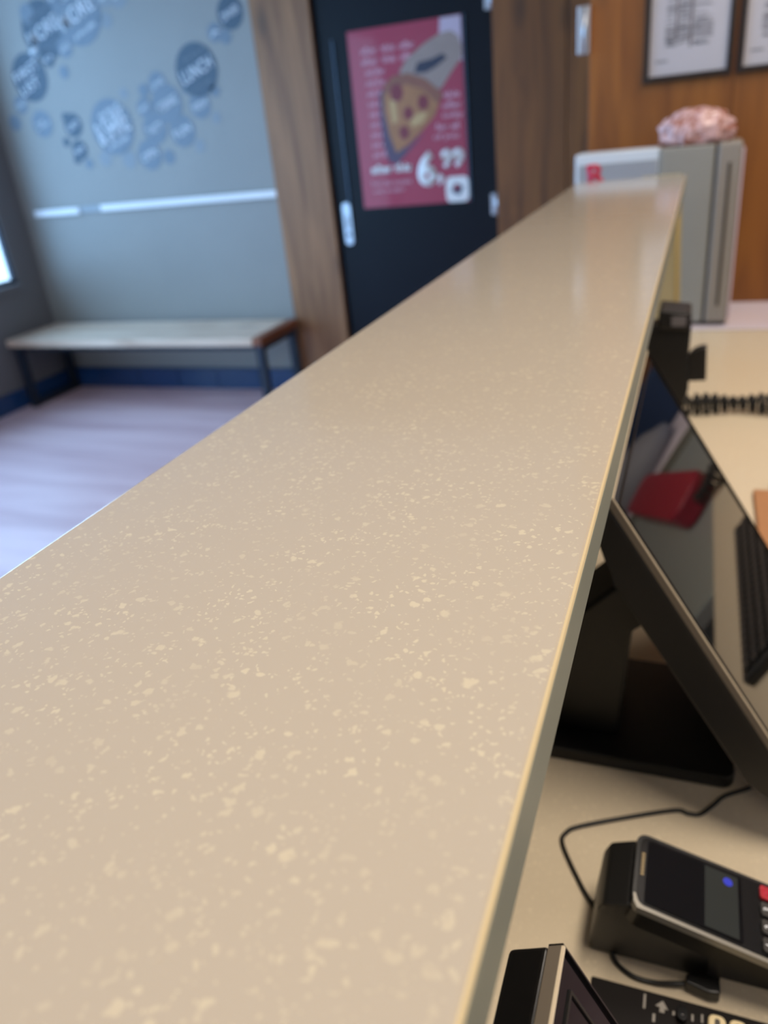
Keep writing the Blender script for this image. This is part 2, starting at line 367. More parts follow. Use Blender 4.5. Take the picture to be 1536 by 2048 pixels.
# decals printed on the grey wall: discs with slogans
disc_list = [(-3.576, 0.699, 0.150, 'decal_dark', 'MORE'), (-3.316, 0.752, 0.165, 'decal_mid', 'MORE'), (-3.758, 0.481, 0.128, 'decal_dark', 'FIRST\nLIST'),
    (-2.614, 0.390, 0.132, 'decal_dark', 'LUNCH'), (-3.251, 0.170, 0.150, 'decal_mid', '& SHIRE'), (-2.352, 0.622, 0.078, 'decal_dark', 'DINNER'),
    (-3.530, 0.205, 0.066, 'decal_dark', 'LUNCH'), (-3.756, 0.233, 0.075, 'decal_mid', 'THE\nMENU'), (-3.525, 0.070, 0.055, 'decal_dark', 'NEW'),
    (-2.843, 0.250, 0.100, 'decal_mid', 'MORNING'), (-2.632, 0.222, 0.070, 'decal_mid', 'FRESH'), (-2.776, 0.105, 0.085, 'decal_mid', 'FUN'),
    (-2.957, 0.135, 0.082, 'decal_mid', 'TASTY'), (-3.031, 0.002, 0.082, 'decal_mid', 'OPEN'), (-2.997, 0.246, 0.052, 'decal_mid', 'HOT'),
    (-2.880, 0.352, 0.062, 'decal_mid', 'LOVE'), (-2.461, 0.547, 0.046, 'decal_mid', 'A'), (-3.452, 0.598, 0.052, 'decal_mid', 'GOOD'),
    (-3.589, 0.560, 0.046, 'decal_dark', 'O'), (-3.110, 0.800, 0.055, 'decal_light', 'OUR'), (-3.026, 0.800, 0.070, 'decal_light', 'PIZZA'),
    (-3.130, 0.690, 0.040, 'decal_light', ''), (-2.400, 0.520, 0.035, 'decal_mid', ''), (-3.680, 0.610, 0.040, 'decal_mid', 'I'), (-3.500, 0.480, 0.035, 'decal_mid', ''),
    (-3.570, 0.250, 0.028, 'decal_dark', ''), (-3.610, 0.120, 0.026, 'decal_dark', ''), (-3.560, 0.020, 0.026, 'decal_dark', ''), (-3.480, -0.010, 0.030, 'decal_mid', ''),
    (-3.180, -0.010, 0.050, 'decal_light', ''), (-3.350, 0.010, 0.045, 'decal_light', ''), (-2.900, -0.020, 0.040, 'decal_mid', ''), (-2.540, 0.150, 0.030, 'decal_light', ''),
    (-2.520, 0.280, 0.030, 'decal_mid', ''), (-2.980, 0.330, 0.035, 'decal_mid', ''), (-2.700, 0.310, 0.030, 'decal_mid', ''), (-3.880, 0.350, 0.050, 'decal_mid', 'GO'),
    (-3.960, 0.260, 0.045, 'decal_mid', ''), (-3.660, 0.790, 0.050, 'decal_mid', ''), (-3.440, 0.850, 0.060, 'decal_mid', 'EAT'), (-2.680, 0.020, 0.035, 'decal_light', ''), (-3.120, 0.330, 0.030, 'decal_light', '')]
for i, (x, z, r, mm, s) in enumerate(disc_list):
    th = 0.0012+0.0003*(i % 5)
    d = obj('decal_disc', disc(x, 4.2, z, r, th, 32), mm, wf)
    if s:
        a = math.radians(19); n = s.count('\n')+1
        obj('lettering', text_bm(s, x, 4.1995-th, z, r*((0.85 if s[0] == '&' else 0.50) if n == 1 else 1.0) if r > 0.1 else r*0.5, a, 1, 0.0004, width=r*(1.62 if r > 0.1 else 1.4), bold=0.005), 'decal_txt', d)
        if r > 0.12 and n == 1:
            obj('lettering', text_bm('the first of', x-0.02*r, 4.1995-th, z+r*0.58, r*0.18, a, 1, 0.0004, width=r*1.1), 'decal_mid' if mm == 'decal_dark' else 'decal_txt', d)
            obj('lettering', text_bm('at the table', x+0.15*r, 4.1995-th, z-r*0.55, r*0.16, a, 1, 0.0004, width=r*1.0), 'decal_mid' if mm == 'decal_dark' else 'decal_txt', d)

# door
door = thing('door_1', 'dark navy door with a red pizza poster on it', 'door', (-1.425, 4.22, ZF), kind='structure')
obj('door_leaf', box(DX0+0.012, DX1-0.006, 4.203, 4.243, ZF+0.006, DZ-0.008, 0.003), 'navy', door)
jb = obj('door_frame', join(box(DX0, DX0+0.010, 4.19, 4.33, ZF, DZ), box(DX1-0.004, DX1, 4.19, 4.33, ZF, DZ), box(DX0, DX1, 4.19, 4.33, DZ-0.006, DZ)), 'navy', door)
hp = obj('handle_plate', prism(rrect(-1.842, -1.792, -0.562, -0.338, 0.024), 4.190, 4.203, 'xz', 0.002), 'steel', door)
obj('keyhole', disc(-1.816, 4.1895, -0.505, 0.011, 0.002, 20), 'black', hp)
obj('thumb_recess', prism(rrect(-1.826, -1.808, -0.475, -0.405, 0.008), 4.188, 4.1895, 'xz'), 'blue_gap', hp)
for z0, z1 in ((0.45, 0.56), (-0.455, -0.345), (-1.30, -1.19)):
    hg = obj('hinge', tube([(-0.972, 4.193, z0), (-0.972, 4.193, z1)], 0.011, 12), 'steel', door)
    obj('hinge_leaf', box(-1.005, -0.972, 4.199, 4.204, z0+0.004, z1-0.004), 'steel', hg)

# ------------------------------------------------------------------ poster on the door
def flat(pts, y, th, mm, parent, name):
    return obj(name, prism(pts, y-th, y, 'xz'), mm, parent)
ps = thing('poster', 'red pizza poster with price 6.99 on the navy door', 'poster', (-1.42, 4.2, -0.376))
obj('sheet', box(-1.711, -1.120, 4.1985, 4.2025, -0.376, 0.453), 'red', ps)
obj('holder_strip', box(-1.800, -1.790, 4.192, 4.2025, -0.350, 0.430, 0.002), 'navy_edge', ps)
obj('holder_strip', box(-1.112, -1.104, 4.192, 4.2025, -0.376, 0.453, 0.002), 'navy_edge', ps)
Y = 4.1984
flat([(-1.225, 0.451), (-1.122, 0.451), (-1.122, 0.26), (-1.24, 0.33)], Y, 0.0003, 'pale', ps, 'printed_patch')
bm = None
for i in range(11):
    z = 0.362-i*0.0475
    words = [('after', -1.60, 0.09), ('this', -1.50, 0.07), ('offer', -1.40, 0.08)] if i < 2 else [('and after', -1.595, 0.105)]
    for s, x, wd in words:
        t_ = text_bm(s, x+(0.018 if i >= 2 else 0), Y-0.0001, z, 0.034, 0, 1, 0.0003, width=wd, bold=0.03); bm = t_ if bm is None else join(bm, t_)
for i in range(5):
    z = 0.125-i*0.047; s = ('this', 'offer', 'today', 'for all', 'of you')[i]
    bm = join(bm, text_bm(s, -1.185-(0.01*i if i > 2 else 0), Y-0.0001, z, 0.033, 0, 1, 0.0003, width=0.085+0.012*i, bold=0.03))
tag(obj('small_lettering', bm, 'pink_txt', ps), None, None, None, 'stuff')
pic = flat([(-1.543, -0.158), (-1.567, -0.072), (-1.572, 0.046), (-1.567, 0.16), (-1.53, 0.2), (-1.519, 0.018), (-1.45, -0.10), (-1.333, -0.027), (-1.404, -0.09), (-1.50, -0.17)], Y-0.0004, 0.0003, 'shadowprint', ps, 'slice_shadow')
flat([(-1.174, 0.394), (-1.138, 0.369), (-1.122, 0.325), (-1.126, 0.274), (-1.18, 0.22), (-1.239, 0.15), (-1.315, 0.180), (-1.38, 0.2), (-1.43, 0.215), (-1.45, 0.25), (-1.407, 0.30), (-1.358, 0.330), (-1.304, 0.36), (-1.226, 0.39)], Y-0.0004, 0.0003, 'skin', ps, 'printed_hand')
flat([(-1.372, 0.235), (-1.352, 0.279), (-1.282, 0.286), (-1.218, 0.303), (-1.199, 0.283), (-1.259, 0.250), (-1.312, 0.232)], Y-0.0009, 0.0003, 'inkblue', ps, 'printed_gap')
sl = flat([(-1.499, -0.116), (-1.529, -0.028), (-1.546, 0.078), (-1.547, 0.146), (-1.506, 0.203), (-1.431, 0.23), (-1.353, 0.214), (-1.27, 0.168), (-1.238, 0.114), (-1.28, 0.036), (-1.36, -0.032), (-1.441, -0.087)], Y-0.0014, 0.0003, 'slice', ps, 'printed_slice')
flat([(-1.55, 0.15), (-1.535, 0.20), (-1.485, 0.235), (-1.404, 0.240), (-1.315, 0.205), (-1.229, 0.130), (-1.254, 0.085), (-1.331, 0.160), (-1.415, 0.192), (-1.489, 0.175)], Y-0.0019, 0.0003, 'crust', sl, 'crust')
for x, z, r in ((-1.471, 0.160, 0.040), (-1.334, 0.103, 0.034), (-1.417, 0.062, 0.030), (-1.447, -0.025, 0.032)):
    obj('pepperoni', disc(x, Y-0.0020, z, r, 0.0004, 24, 0.85), 'pepperoni', sl)
flat([(-1.515, 0.131), (-1.480, 0.127), (-1.478, 0.03), (-1.508, 0.02)], Y-0.0020, 0.0003, 'cheese', sl, 'melted_cheese')
flat([(-1.374, 0.055), (-1.312, 0.060), (-1.343, 0.013), (-1.398, -0.005), (-1.412, 0.025)], Y-0.0020, 0.0003, 'cheese', sl, 'melted_cheese')
obj('price', text_bm('6', -1.338, Y-0.0006, -0.205, 0.172, 0, 1, 0.0004, width=0.108, bold=0.05), 'white_txt', ps)
obj('price', text_bm('99', -1.196, Y-0.0006, -0.165, 0.092, 0, 1, 0.0004, width=0.128, bold=0.05), 'white_txt', ps)
obj('price', text_bm(',', -1.266, Y-0.0006, -0.262, 0.055, 0, 1, 0.0004, width=0.032, bold=0.04), 'white_txt', ps)
obj('bold_lettering', join(text_bm('after this', -1.535, Y-0.0006, -0.186, 0.044, 0, 1, 0.0004, width=0.225, bold=0.05)), 'white_txt', ps)
obj('fine_lettering', join(text_bm('from this moment', -1.540, Y-0.0006, -0.256, 0.024, 0, 1, 0.0004, width=0.225, bold=0.03), text_bm('only tonight', -1.560, Y-0.0006, -0.295, 0.022, 0, 1, 0.0004, width=0.18, bold=0.03)), 'pink_txt', ps)
lg = flat(rrect(-1.242, -1.118, -0.376, -0.252, 0.028), Y-0.0006, 0.0005, 'white_txt', ps, 'logo_tile')
obj('logo_mark', prism([(-1.215, -0.32), (-1.188, -0.283), (-1.145, -0.305), (-1.172, -0.345)], Y-0.0014, Y-0.0011, 'xz'), 'navy_edge', lg)
obj('logo_mark', disc(-1.183, Y-0.0014, -0.305, 0.016, 0.0004, 16), 'cab_red', lg)

# ------------------------------------------------------------------ bench
bn = thing('bench', 'pale wooden bench with dark metal legs below the slogan wall', 'bench', (-3.13, 3.93, ZF))
ZS = ZF+0.45
for i in range(3):
    y0 = 3.70+i*0.153
    obj('seat_board', box(-4.055, -2.262, y0, y0+0.150, ZS-0.045, ZS, 0.004), 'bench', bn)
obj('end_board', box(-2.260, -2.205, 3.70, 4.156, ZS-0.045, ZS+0.001, 0.004), 'bench_end', bn)
for x in (-4.0, -2.235):
    for y in (3.735, 4.125):
        obj('leg', box(x-0.022, x+0.022, y-0.022, y+0.022, ZF+0.001, ZS-0.046, 0.003), 'darkmetal', bn)
    obj('foot_rail', box(x-0.020, x+0.020, 3.757, 4.103, ZF+0.002, ZF+0.040, 0.003), 'darkmetal', bn)
    obj('top_rail', box(x-0.020, x+0.020, 3.757, 4.103, ZS-0.080, ZS-0.046, 0.003), 'darkmetal', bn)
obj('side_rail', box(-3.978, -2.257, 3.72, 3.75, ZS-0.072, ZS-0.046, 0.003), 'darkmetal', bn)

# ------------------------------------------------------------------ counters
H, HW = -0.176, -0.62
lx0, lx1 = -0.3062, -0.0352
led = thing('counter_ledge', 'long cream speckled raised counter ledge crossing the whole picture', 'counter', (-0.17, 0.8, ZF))
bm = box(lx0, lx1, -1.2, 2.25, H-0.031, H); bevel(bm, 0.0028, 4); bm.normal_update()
for f in bm.faces:      # staff-side face coloured grey-green, rounded arris paler and yellower
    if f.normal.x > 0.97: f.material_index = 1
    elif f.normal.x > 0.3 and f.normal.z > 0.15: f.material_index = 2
obj('slab', bm, ['quartz', 'edge_face', 'edge_arris'], led)
obj('upstand', box(-0.27, -0.15, -1.15, 2.22, ZF, H-0.031), 'greybox', led)
wt = thing('worktop', 'lower cream speckled worktop behind the ledge carrying the tills', 'counter', (0.12, 0.7, ZF))
obj('slab', box(-0.149, 0.378, -1.2, 2.440, HW-0.035, HW, 0.002), 'worktop', wt)
obj('carcass', box(-0.149, 0.36, -1.15, 2.435, ZF+0.08, HW-0.036), 'cab_grey', wt)
obj('plinth', box(-0.149, 0.32, -1.15, 2.435, ZF, ZF+0.08), 'black', wt)
bc = thing('back_counter', 'white topped back counter along the oak wall under the framed papers', 'counter', (0.3, 2.63, ZF))
obj('slab', box(-0.36, 1.5, 2.452, 2.808, HW-0.02, HW, 0.002), 'lilac', bc)
obj('front_edge', box(-0.36, 1.5, 2.4445, 2.4515, HW-0.03, HW-0.001, 0.001), 'greyedge', bc)
obj('carcass', box(-0.35, 1.5, 2.462, 2.808, ZF, HW-0.021), 'cab_grey', bc)
obj('door_panel', box(0.90, 1.46, 2.442, 2.4615, ZF+0.1, -0.66, 0.003), 'cab_grey', bc)

# ------------------------------------------------------------------ things on the back counter
wb = thing('white_case', 'low white case with a red logo just behind the end of the counter ledge', 'box', (-0.229, 2.55, HW))
obj('body', box(-0.346, -0.114, 2.50, 2.62, HW+0.001, -0.122, 0.004), 'whitebox', wb)
obj('recessed_band', box(-0.335, -0.118, 2.498, 2.501, -0.212, -0.150), 'whitebox_dark', wb)
obj('red_logo', text_bm('R', -0.283, 2.4975, -0.178, 0.062, 0.12, 1.05, 0.0006, bold=0.035), 'logo_red', wb)
gb = thing('grey_cabinet', 'tall grey tabletop cabinet with a dark vertical groove beside the white case', 'cabinet', (-0.005, 2.56, HW))
obj('body', box(-0.112, 0.031, 2.495, 2.66, HW+0.012, -0.124, 0.004), 'greybox', gb)
obj('side_panel', box(0.038, 0.100, 2.490, 2.66, HW+0.012, -0.121, 0.006), 'greydoor', gb)
obj('groove', box(0.0312, 0.0378, 2.505, 2.65, HW+0.012, -0.13), 'slot', gb)
obj('slot', box(0.066, 0.074, 2.4885, 2.4905, -0.56, -0.172), 'slot', gb)
obj('foot_strip', box(-0.10, 0.095, 2.51, 2.65, HW+0.0005, HW+0.012), 'black', gb)
obj('edge_strip', box(0.1005, 0.106, 2.50, 2.65, -0.6, -0.14, 0.001), 'pale', gb)  # lilac strip paints the highlight along the right edge
# crumpled film
bm = bmesh.new(); bmesh.ops.create_icosphere(bm, subdivisions=5, radius=1)
for v in bm.verts:
    n = v.co.normalized(); q = n*2.3
    d = 1+0.16*noise.noise(q*1.2)+0.10*abs(noise.noise(q*2.6+Vector((3, 1, 7))))-0.07*abs(noise.noise(q*5+Vector((9, 2, 1))))
    v.co = Vector((n.x*0.098*d, n.y*0.05*d, max(n.z, -0.55)*0.056*d))
for v in bm.verts: v.co += Vector((-0.021, 2.56, -0.086))
mn = min(v.co.z for v in bm.verts)
for v in bm.verts: v.co.z += (-0.1235-mn)*1.0
tag(obj('crumpled_plastic_bag', bm, 'film', None, True), 'crumpled pinkish plastic bag lying on top of the grey cabinet', 'bag')
# cream board and cord between ledge end and cabinet
cb = thing('cream_board', 'narrow cream board standing upright at the end of the ledge', 'board', (-0.07, 2.33, HW))
obj('panel', prism([(-0.145, HW), (-0.024, HW), (-0.046, -0.178), (-0.145, -0.178)], 2.30, 2.312, 'xz', 0.001), 'creamboard', cb)
obj('edge_strip', tube([(-0.052, 2.297, -0.185), (-0.048, 2.297, -0.35), (-0.034, 2.297, HW+0.012)], 0.0022, 6), 'yellow', cb)
obj('dark_knob', disc(-0.058, 2.2995, -0.262, 0.008, 0.006, 16), 'slot', cb)

# framed papers
def framed(x0, label):
    f = thing('framed_paper', label, 'picture frame', (x0+0.124, 2.80, 0.045), 'framed papers on the oak wall')
    z0, z1 = 0.045, 0.375; x1 = x0+0.249; b_ = 0.0165
    obj('frame', join(box(x0, x0+b_, 2.795, 2.8095, z0, z1, 0.001), box(x1-b_, x1, 2.795, 2.8095, z0, z1, 0.001), box(x0+b_, x1-b_, 2.795, 2.8095, z0, z0+b_, 0.001), box(x0+b_, x1-b_, 2.795, 2.8095, z1-b_, z1, 0.001)), 'frame', f)
    pp = obj('paper', box(x0+b_, x1-b_, 2.8045, 2.8075, z0+b_, z1-b_), 'paper', f)
    y = 2.8044; a, w_ = x0+b_, x1-x0-2*b_
    cols = (0.20, 0.335, 0.52, 0.80)
    bmd = bmesh.new(); bms = bmesh.new()
    for i in range(6):
        r = z1-0.05-i*0.031; bm_box(bms, a+0.19*w_, a+0.80*w_, y-0.0003, y, r-0.0016, r)
    for i, c in enumerate(cols[1:3]): bm_box(bmd, a+c*w_-0.0035, a+c*w_+0.0035, y-0.0005, y-0.0002, z0+0.105-(0.02 if i else 0), z1-0.05)
    for i in range(5): bm_box(bmd, a+(0.19)*w_, a+0.80*w_, y-0.0008, y-0.0006, z0+0.139-i*0.008, z0+0.1425-i*0.008)
    for i in range(60):
        c = rnd.choice((0.205, 0.37, 0.56)); z = z0+0.085+rnd.random()*(z1-z0-0.15); l = (0.05+0.16*rnd.random())*w_
        bm_box(bms, a+c*w_, a+c*w_+l, y-0.0011, y-0.0009, z, z+0.003)
    bm_box(bms, a+0.08*w_, a+0.24*w_, y-0.0011, y-0.0009, z0+0.052, z0+0.058)
    obj('printed_table', bmd, 'ink', pp); obj('printed_lines', bms, 'ink_soft', pp)
framed(-0.188, 'black framed printed list on the oak wall, left of the two')
framed(0.073, 'black framed printed sheet cut by the right picture edge, right of the two')
hi = thing('steel_hinge', 'vertical brushed steel plate at the edge of the oak wall', 'hinge', (-0.365, 2.80, 0.145))
obj('plate', box(-0.383, -0.347, 2.79, 2.812, 0.145, 0.272, 0.002), 'steel', hi)
obj('knuckle', tube([(-0.362, 2.786, 0.15), (-0.362, 2.786, 0.268)], 0.006, 10), 'steel', hi)

# ------------------------------------------------------------------ till monitors
def monitor(label, Y0, Y1, tx, tz, ang, L, base=None):
    A = math.radians(ang); d = Vector((math.cos(A), 0, -math.sin(A))); bk = Vector((-math.sin(A), 0, -math.cos(A)))
    O = Vector((tx, 0, tz))
    def P(s, t): v = O+d*s+bk*t; return (v.x, v.z)
    t = thing('till_monitor', label, 'monitor', ((tx+0.0), (Y0+Y1)/2, HW if base else tz-L*math.sin(A)))
    # housing: hexagonal profile, tapering to the back
    obj('housing', prism([P(0, .0066), P(L, .0066), P(L, .022), P(L-.05, .040), P(.07, .040), P(0, .024)], Y0, Y1, 'xz', 0.0022, 3), 'blackgloss' if not base else 'black', t)
    # front rim
    rb = bmesh.new()
    def ring_box(s0, s1, y0, y1, t0, t1):
        vs = []
        for tt in (t0, t1):
            for (s, y) in ((s0, y0), (s1, y0), (s1, y1), (s0, y1)):
                p = P(s, tt); vs.append(rb.verts.new((p[0], y, p[1])))
        for q in ((0, 1, 2, 3), (7, 6, 5, 4), (0, 4, 5, 1), (1, 5, 6, 2), (2, 6, 7, 3), (3, 7, 4, 0)): rb.faces.new([vs[i] for i in q])
    b_ = 0.0012
    for a_ in ((0, L, Y0, Y0+b_), (0, b_, Y0+b_, Y1-0.0008)): ring_box(*a_, 0.0009, 0.0065)
    obj('rim', rb, 'bezel', t)
    rb = bmesh.new()
    for a_ in ((0, L, Y1-0.0008, Y1), (L-b_, L, Y0+b_, Y1-0.0008)): ring_box(*a_, 0.0004, 0.0065)
    obj('far_rim', rb, 'blackgloss', t)
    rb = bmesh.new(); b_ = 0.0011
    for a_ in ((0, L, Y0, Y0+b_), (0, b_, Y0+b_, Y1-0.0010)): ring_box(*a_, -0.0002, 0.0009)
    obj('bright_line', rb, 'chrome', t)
    rb = bmesh.new(); ring_box(0.0013, L-0.0013, Y0+0.0013, Y1-0.0009, 0.0018, 0.0060)
    gl_ = obj('screen_glass', rb, 'glass_black', t)
    rb = bmesh.new(); b_ = 0.0012; k = 0.0105
    for a_ in ((k, L-k, Y0+k, Y0+k+b_), (k, L-k, Y1-k-b_, Y1-k), (k, k+b_, Y0+k+b_, Y1-k-b_), (L-k-b_, L-k, Y0+k+b_, Y1-k-b_)): ring_box(*a_, 0.0010, 0.0018)
    obj('bezel_ridge', rb, 'black', gl_)
    if base:
        y0, y1 = base
        obj('base_plate', prism(rrect(-0.145, 0.074, y0, y1, 0.012), HW+0.0005, HW+0.016, 'xy', 0.003), 'black', t)
        obj('neck', prism([(-0.135, HW+0.015), (-0.040, HW+0.015), (-0.032, -0.47), P(.165, .036), P(.11, .036), (-0.105, -0.475)], y0+0.035, y1-0.055, 'xz', 0.004), 'black', t)
        obj('neck_cover', prism([(-0.1349, HW+0.10), (-0.139, HW+0.10), (-0.139, HW+0.02), (-0.1349, HW+0.02)], y0+0.05, y1-0.07, 'xz'), 'blackgloss', t)
    return t
monitor('black till touch screen tilted back on a stand behind the ledge', 0.563, 0.985, -0.0465, -0.274, 58.0, 0.345, (0.628, 0.80))
monitor('glossy black till screen corner nearest the camera at the bottom edge', -0.24, 0.188, -0.0270, -0.276, 61.8, 0.335)
# stand of the near monitor (below the frame)
nm = [o for o in C.objects if o.name.startswith('till_monitor')][-1]
obj('neck', prism([(-0.10, HW+0.014), (0.02, HW+0.014), (0.035, -0.44), (0.012, -0.40), (-0.06, -0.47)], -0.09, 0.04, 'xz', 0.003), 'black', nm)
obj('base_plate', prism(rrect(-0.14, 0.075, -0.14, 0.09, 0.012), HW+0.0005, HW+0.015, 'xy', 0.002), 'black', nm)

# ------------------------------------------------------------------ customer pole display further along
pd = thing('pole_display', 'small black display on a slanted pole beyond the far till screen', 'display', (0.0, 1.36, HW))
obj('display_head', prism([(-0.052, -0.325), (0.0, -0.331), (0.003, -0.362), (-0.052, -0.358)], 1.42, 1.50, 'xz', 0.003), 'black', pd)
obj('character_window', box(-0.030, -0.006, 1.417, 1.4205, -0.353, -0.336), 'ink', pd)
obj('pole', prism([(-0.075, -0.352), (0.003, -0.358), (0.002, -0.42), (0.006, -0.47), (-0.02, -0.60), (-0.070, -0.60), (-0.078, -0.44)], 1.43, 1.48, 'xz', 0.003), 'black', pd)
arc = [(0.031+0.0*i, 0) for i in range(1)]
pts = [(0.000, -0.458), (0.034, -0.456), (0.031, -0.398)] + [(0.031-0.030*math.sin(a), -0.398-0.024*(1-math.cos(a))) for a in [i*math.pi/2/8 for i in range(1, 9)]]
obj('hooked_bracket', prism(pts, 1.44, 1.47, 'xz'), 'black', pd)
obj('base_plate', prism(rrect(-0.05, 0.03, 1.36, 1.44, 0.01), HW+0.0005, HW+0.02, 'xy', 0.003), 'black', pd)

# coiled cord
pts = []
n = 1500
for i in range(n):
    u = i/(n-1); x = 0.0+u*0.40; a = u*2*math.pi*44
    cy = 1.715+0.02*math.sin(u*5); r = 0.0165+0.0045*math.sin(int(u*44)*12.9898)
    pts.append((x+0.010*math.sin(a*0.5), cy+r*math.cos(a), HW+0.024+r*math.sin(a)-0.002))
tag(obj('coiled_cord', tube(pts, 0.0034, 5), 'black'), 'black coiled cord lying across the worktop at the right edge', 'cord')

# kraft board and keyboard at the right edge
tag(obj('kraft_board', box(0.1215, 0.149, 1.02, 1.325, HW+0.0005, HW+0.010, 0.002), 'kraft'), 'brown kraft board on the worktop at the right picture edge', 'board')
kb = thing('black_keyboard', 'black keyboard on the worktop, mirrored at the right in the till screen', 'keyboard', (0.22, 1.15, HW))
obj('case', box(0.152, 0.286, 0.93, 1.37, HW+0.0005, HW+0.016, 0.004), 'black', kb)
kp = obj('key', box(0.162, 0.1775, 0.942, 0.958, HW+0.016, HW+0.022, 0.0015, 1), 'symkey', kb)
for i in range(6):
    for j in range(22):
        if i == 0 and j == 0: continue
        k = kp.copy(); C.objects.link(k); k.parent = kb; k.location = (i*0.0196, j*0.0189, 0)

# staff-side things that the till screen mirrors
pt = thing('prep_table', 'grey steel prep table on the staff side, mirrored in the till screen', 'table', (0.85, 1.9, ZF))
obj('top', box(0.40, 1.30, 1.36, 2.43, -0.67, -0.64, 0.004), 'cab_grey', pt)
for x in (0.44, 1.26):
    for y in (1.40, 2.39): obj('leg', box(x-0.02, x+0.02, y-0.02, y+0.02, ZF+0.001, -0.671, 0.003), 'steel', pt)
obj('shelf', box(0.42, 1.28, 1.38, 2.41, ZF+0.25, ZF+0.27), 'cab_grey', pt)
rc = prism(rrect(-0.36, 0.36, -0.07, 0.07, 0.05), -0.639, -0.585, 'xy', 0.01)
for v in rc.verts:
    a = math.radians(62); x, y = v.co.x, v.co.y; v.co.x = 0.60+x*math.cos(a)-y*math.sin(a); v.co.y = 2.09+x*math.sin(a)+y*math.cos(a)
tag(obj('red_tray', rc, 'cab_red'), 'long red rounded tray on the grey prep table, mirrored in the till screen', 'tray')
gd = bmesh.new(); bmesh.ops.create_uvsphere(gd, u_segments=24, v_segments=12, radius=1)
for v in gd.verts:
    v.co = Vector((0.85+v.co.x*0.26*(1+0.05*math.sin(v.co.z*9)), 2.62+v.co.y*0.12, HW+0.002+max(0, v.co.z+0.2)*0.09))
tag(obj('grey_delivery_bag', gd, 'ink_soft', None, True), 'soft grey bag lying on the back counter, mirrored in the till screen', 'bag')
tag(obj('navy_cloth', box(0.42, 1.2, 2.745, 2.80, HW+0.001, HW+0.16, 0.012), 'cab_navy'), 'folded navy cloth against the oak wall, mirrored in the till screen', 'cloth')

# ------------------------------------------------------------------ payment terminal
Tt = thing('payment_terminal', 'black payment terminal with silver rim lying on its dock', 'card terminal', (0.03, 0.44, HW))
A = math.radians(16.0); dv = Vector((math.cos(A), 0, -math.sin(A))); nv = Vector((math.sin(A), 0, math.cos(A)))
def T(s, n_): v = Vector((-0.0095, 0, -0.530))+dv*s+nv*n_; return (v.x, v.z)
def tface(pts, n0, n1):
    bm = bmesh.new(); rows = []
    for nn in (n0, n1):
        rows.append([bm.verts.new((T(s, nn)[0], y, T(s, nn)[1])) for s, y in pts])
    bm.faces.new(rows[0]); bm.faces.new(list(reversed(rows[1])))
    for i in range(len(pts)): bm.faces.new([rows[0][i], rows[1][i], rows[1][(i+1) % len(pts)], rows[0][(i+1) % len(pts)]])
    return bm
LT = 0.165
obj('face_rim', tface(rrect(0, LT, 0.4060, 0.4735, 0.009), -0.006, 0.0), 'black', Tt)
obj('silver_rim', tface([(0.004, 0.4045), (LT, 0.4045), (LT, 0.4078), (0.009, 0.4078), (0.0045, 0.4105), (0.0022, 0.4160), (0.0004, 0.4160), (0.0012, 0.4090)], -0.0055, 0.0006), 'silver_plastic', Tt)
bd = tface(rrect(0.001, LT-0.001, 0.4055, 0.4725, 0.009), -0.022, -0.006); obj('body', bd, 'black', Tt)
fp = obj('face_plate', tface(rrect(0.0030, LT-0.003, 0.4078, 0.4705, 0.007), 0.0, 0.0008), 'blackgloss', Tt)
sg = obj('screen', tface(rrect(0.0085, 0.081, 0.4105, 0.4680, 0.002), 0.0008, 0.0014), 'glass_black', Tt)
obj('lit_area', tface([(0.053, 0.4125), (0.078, 0.4125), (0.078, 0.4660), (0.053, 0.4660)], 0.0014, 0.0016), 'display_grey', sg)
obj('blue_icon', tface([(0.0705+0.0036*math.cos(i*math.pi/8), 0.4585+0.0036*math.sin(i*math.pi/8)) for i in range(16)], 0.0016, 0.0019), 'icon_blue', sg)
bm = bmesh.new(); bms = []
for i in range(7):
    y = 0.4335+i*0.0031; bms.append(tface([(0.0044, y), (0.0068, y), (0.0068, y+0.0020), (0.0044, y+0.0020)], 0.0008, 0.0011))
obj('maker_lettering', join(*bms), 'gold', fp)
key0 = None
for i in range(5):
    for j in range(4):
        s0, y0 = 0.0945+i*0.0125, 0.4110+j*0.0150
        mm = 'redkey' if (i == 0 and j == 3) else 'symkey'
        k = obj('key', tface(rrect(s0, s0+0.0095, y0, y0+0.0115, 0.002, 2), 0.0008, 0.0030), mm, fp)
        g = '123X456C789<.0-O:::!'[i*4+j]
        tb = text_bm(g, s0+0.0047, y0+0.0057, 0, 0.0062, math.pi/2, 0.8, 0.0002, face='z', bold=0.02)
        for v in tb.verts: q_ = T(v.co.x, 0.0030+v.co.z); v.co.x, v.co.z = q_
        obj('legend', tb, 'decal_txt' if mm == 'symkey' else 'logo_red', Tt)
dk = prism([T(0.001, -0.0065), (-0.030, -0.545), (-0.035, -0.556), (-0.0405, -0.604), (-0.041, HW+0.001), (0.052, HW+0.001), (0.052, -0.572), T(0.06, -0.0215)], 0.4085, 0.4715, 'xz', 0.003)
for v in dk.verts:
    k = max(0.0, min(1.0, (-0.535-v.co.z)/0.085))
    if v.co.y < 0.44: v.co.y += 0.014*k
obj('dock', dk, 'black', Tt)
obj('foot', prism([(0.052, HW+0.001), (0.148, HW+0.001), (0.148, -0.608), (0.052, -0.585)], 0.426, 0.463, 'xz', 0.002), 'black', Tt)
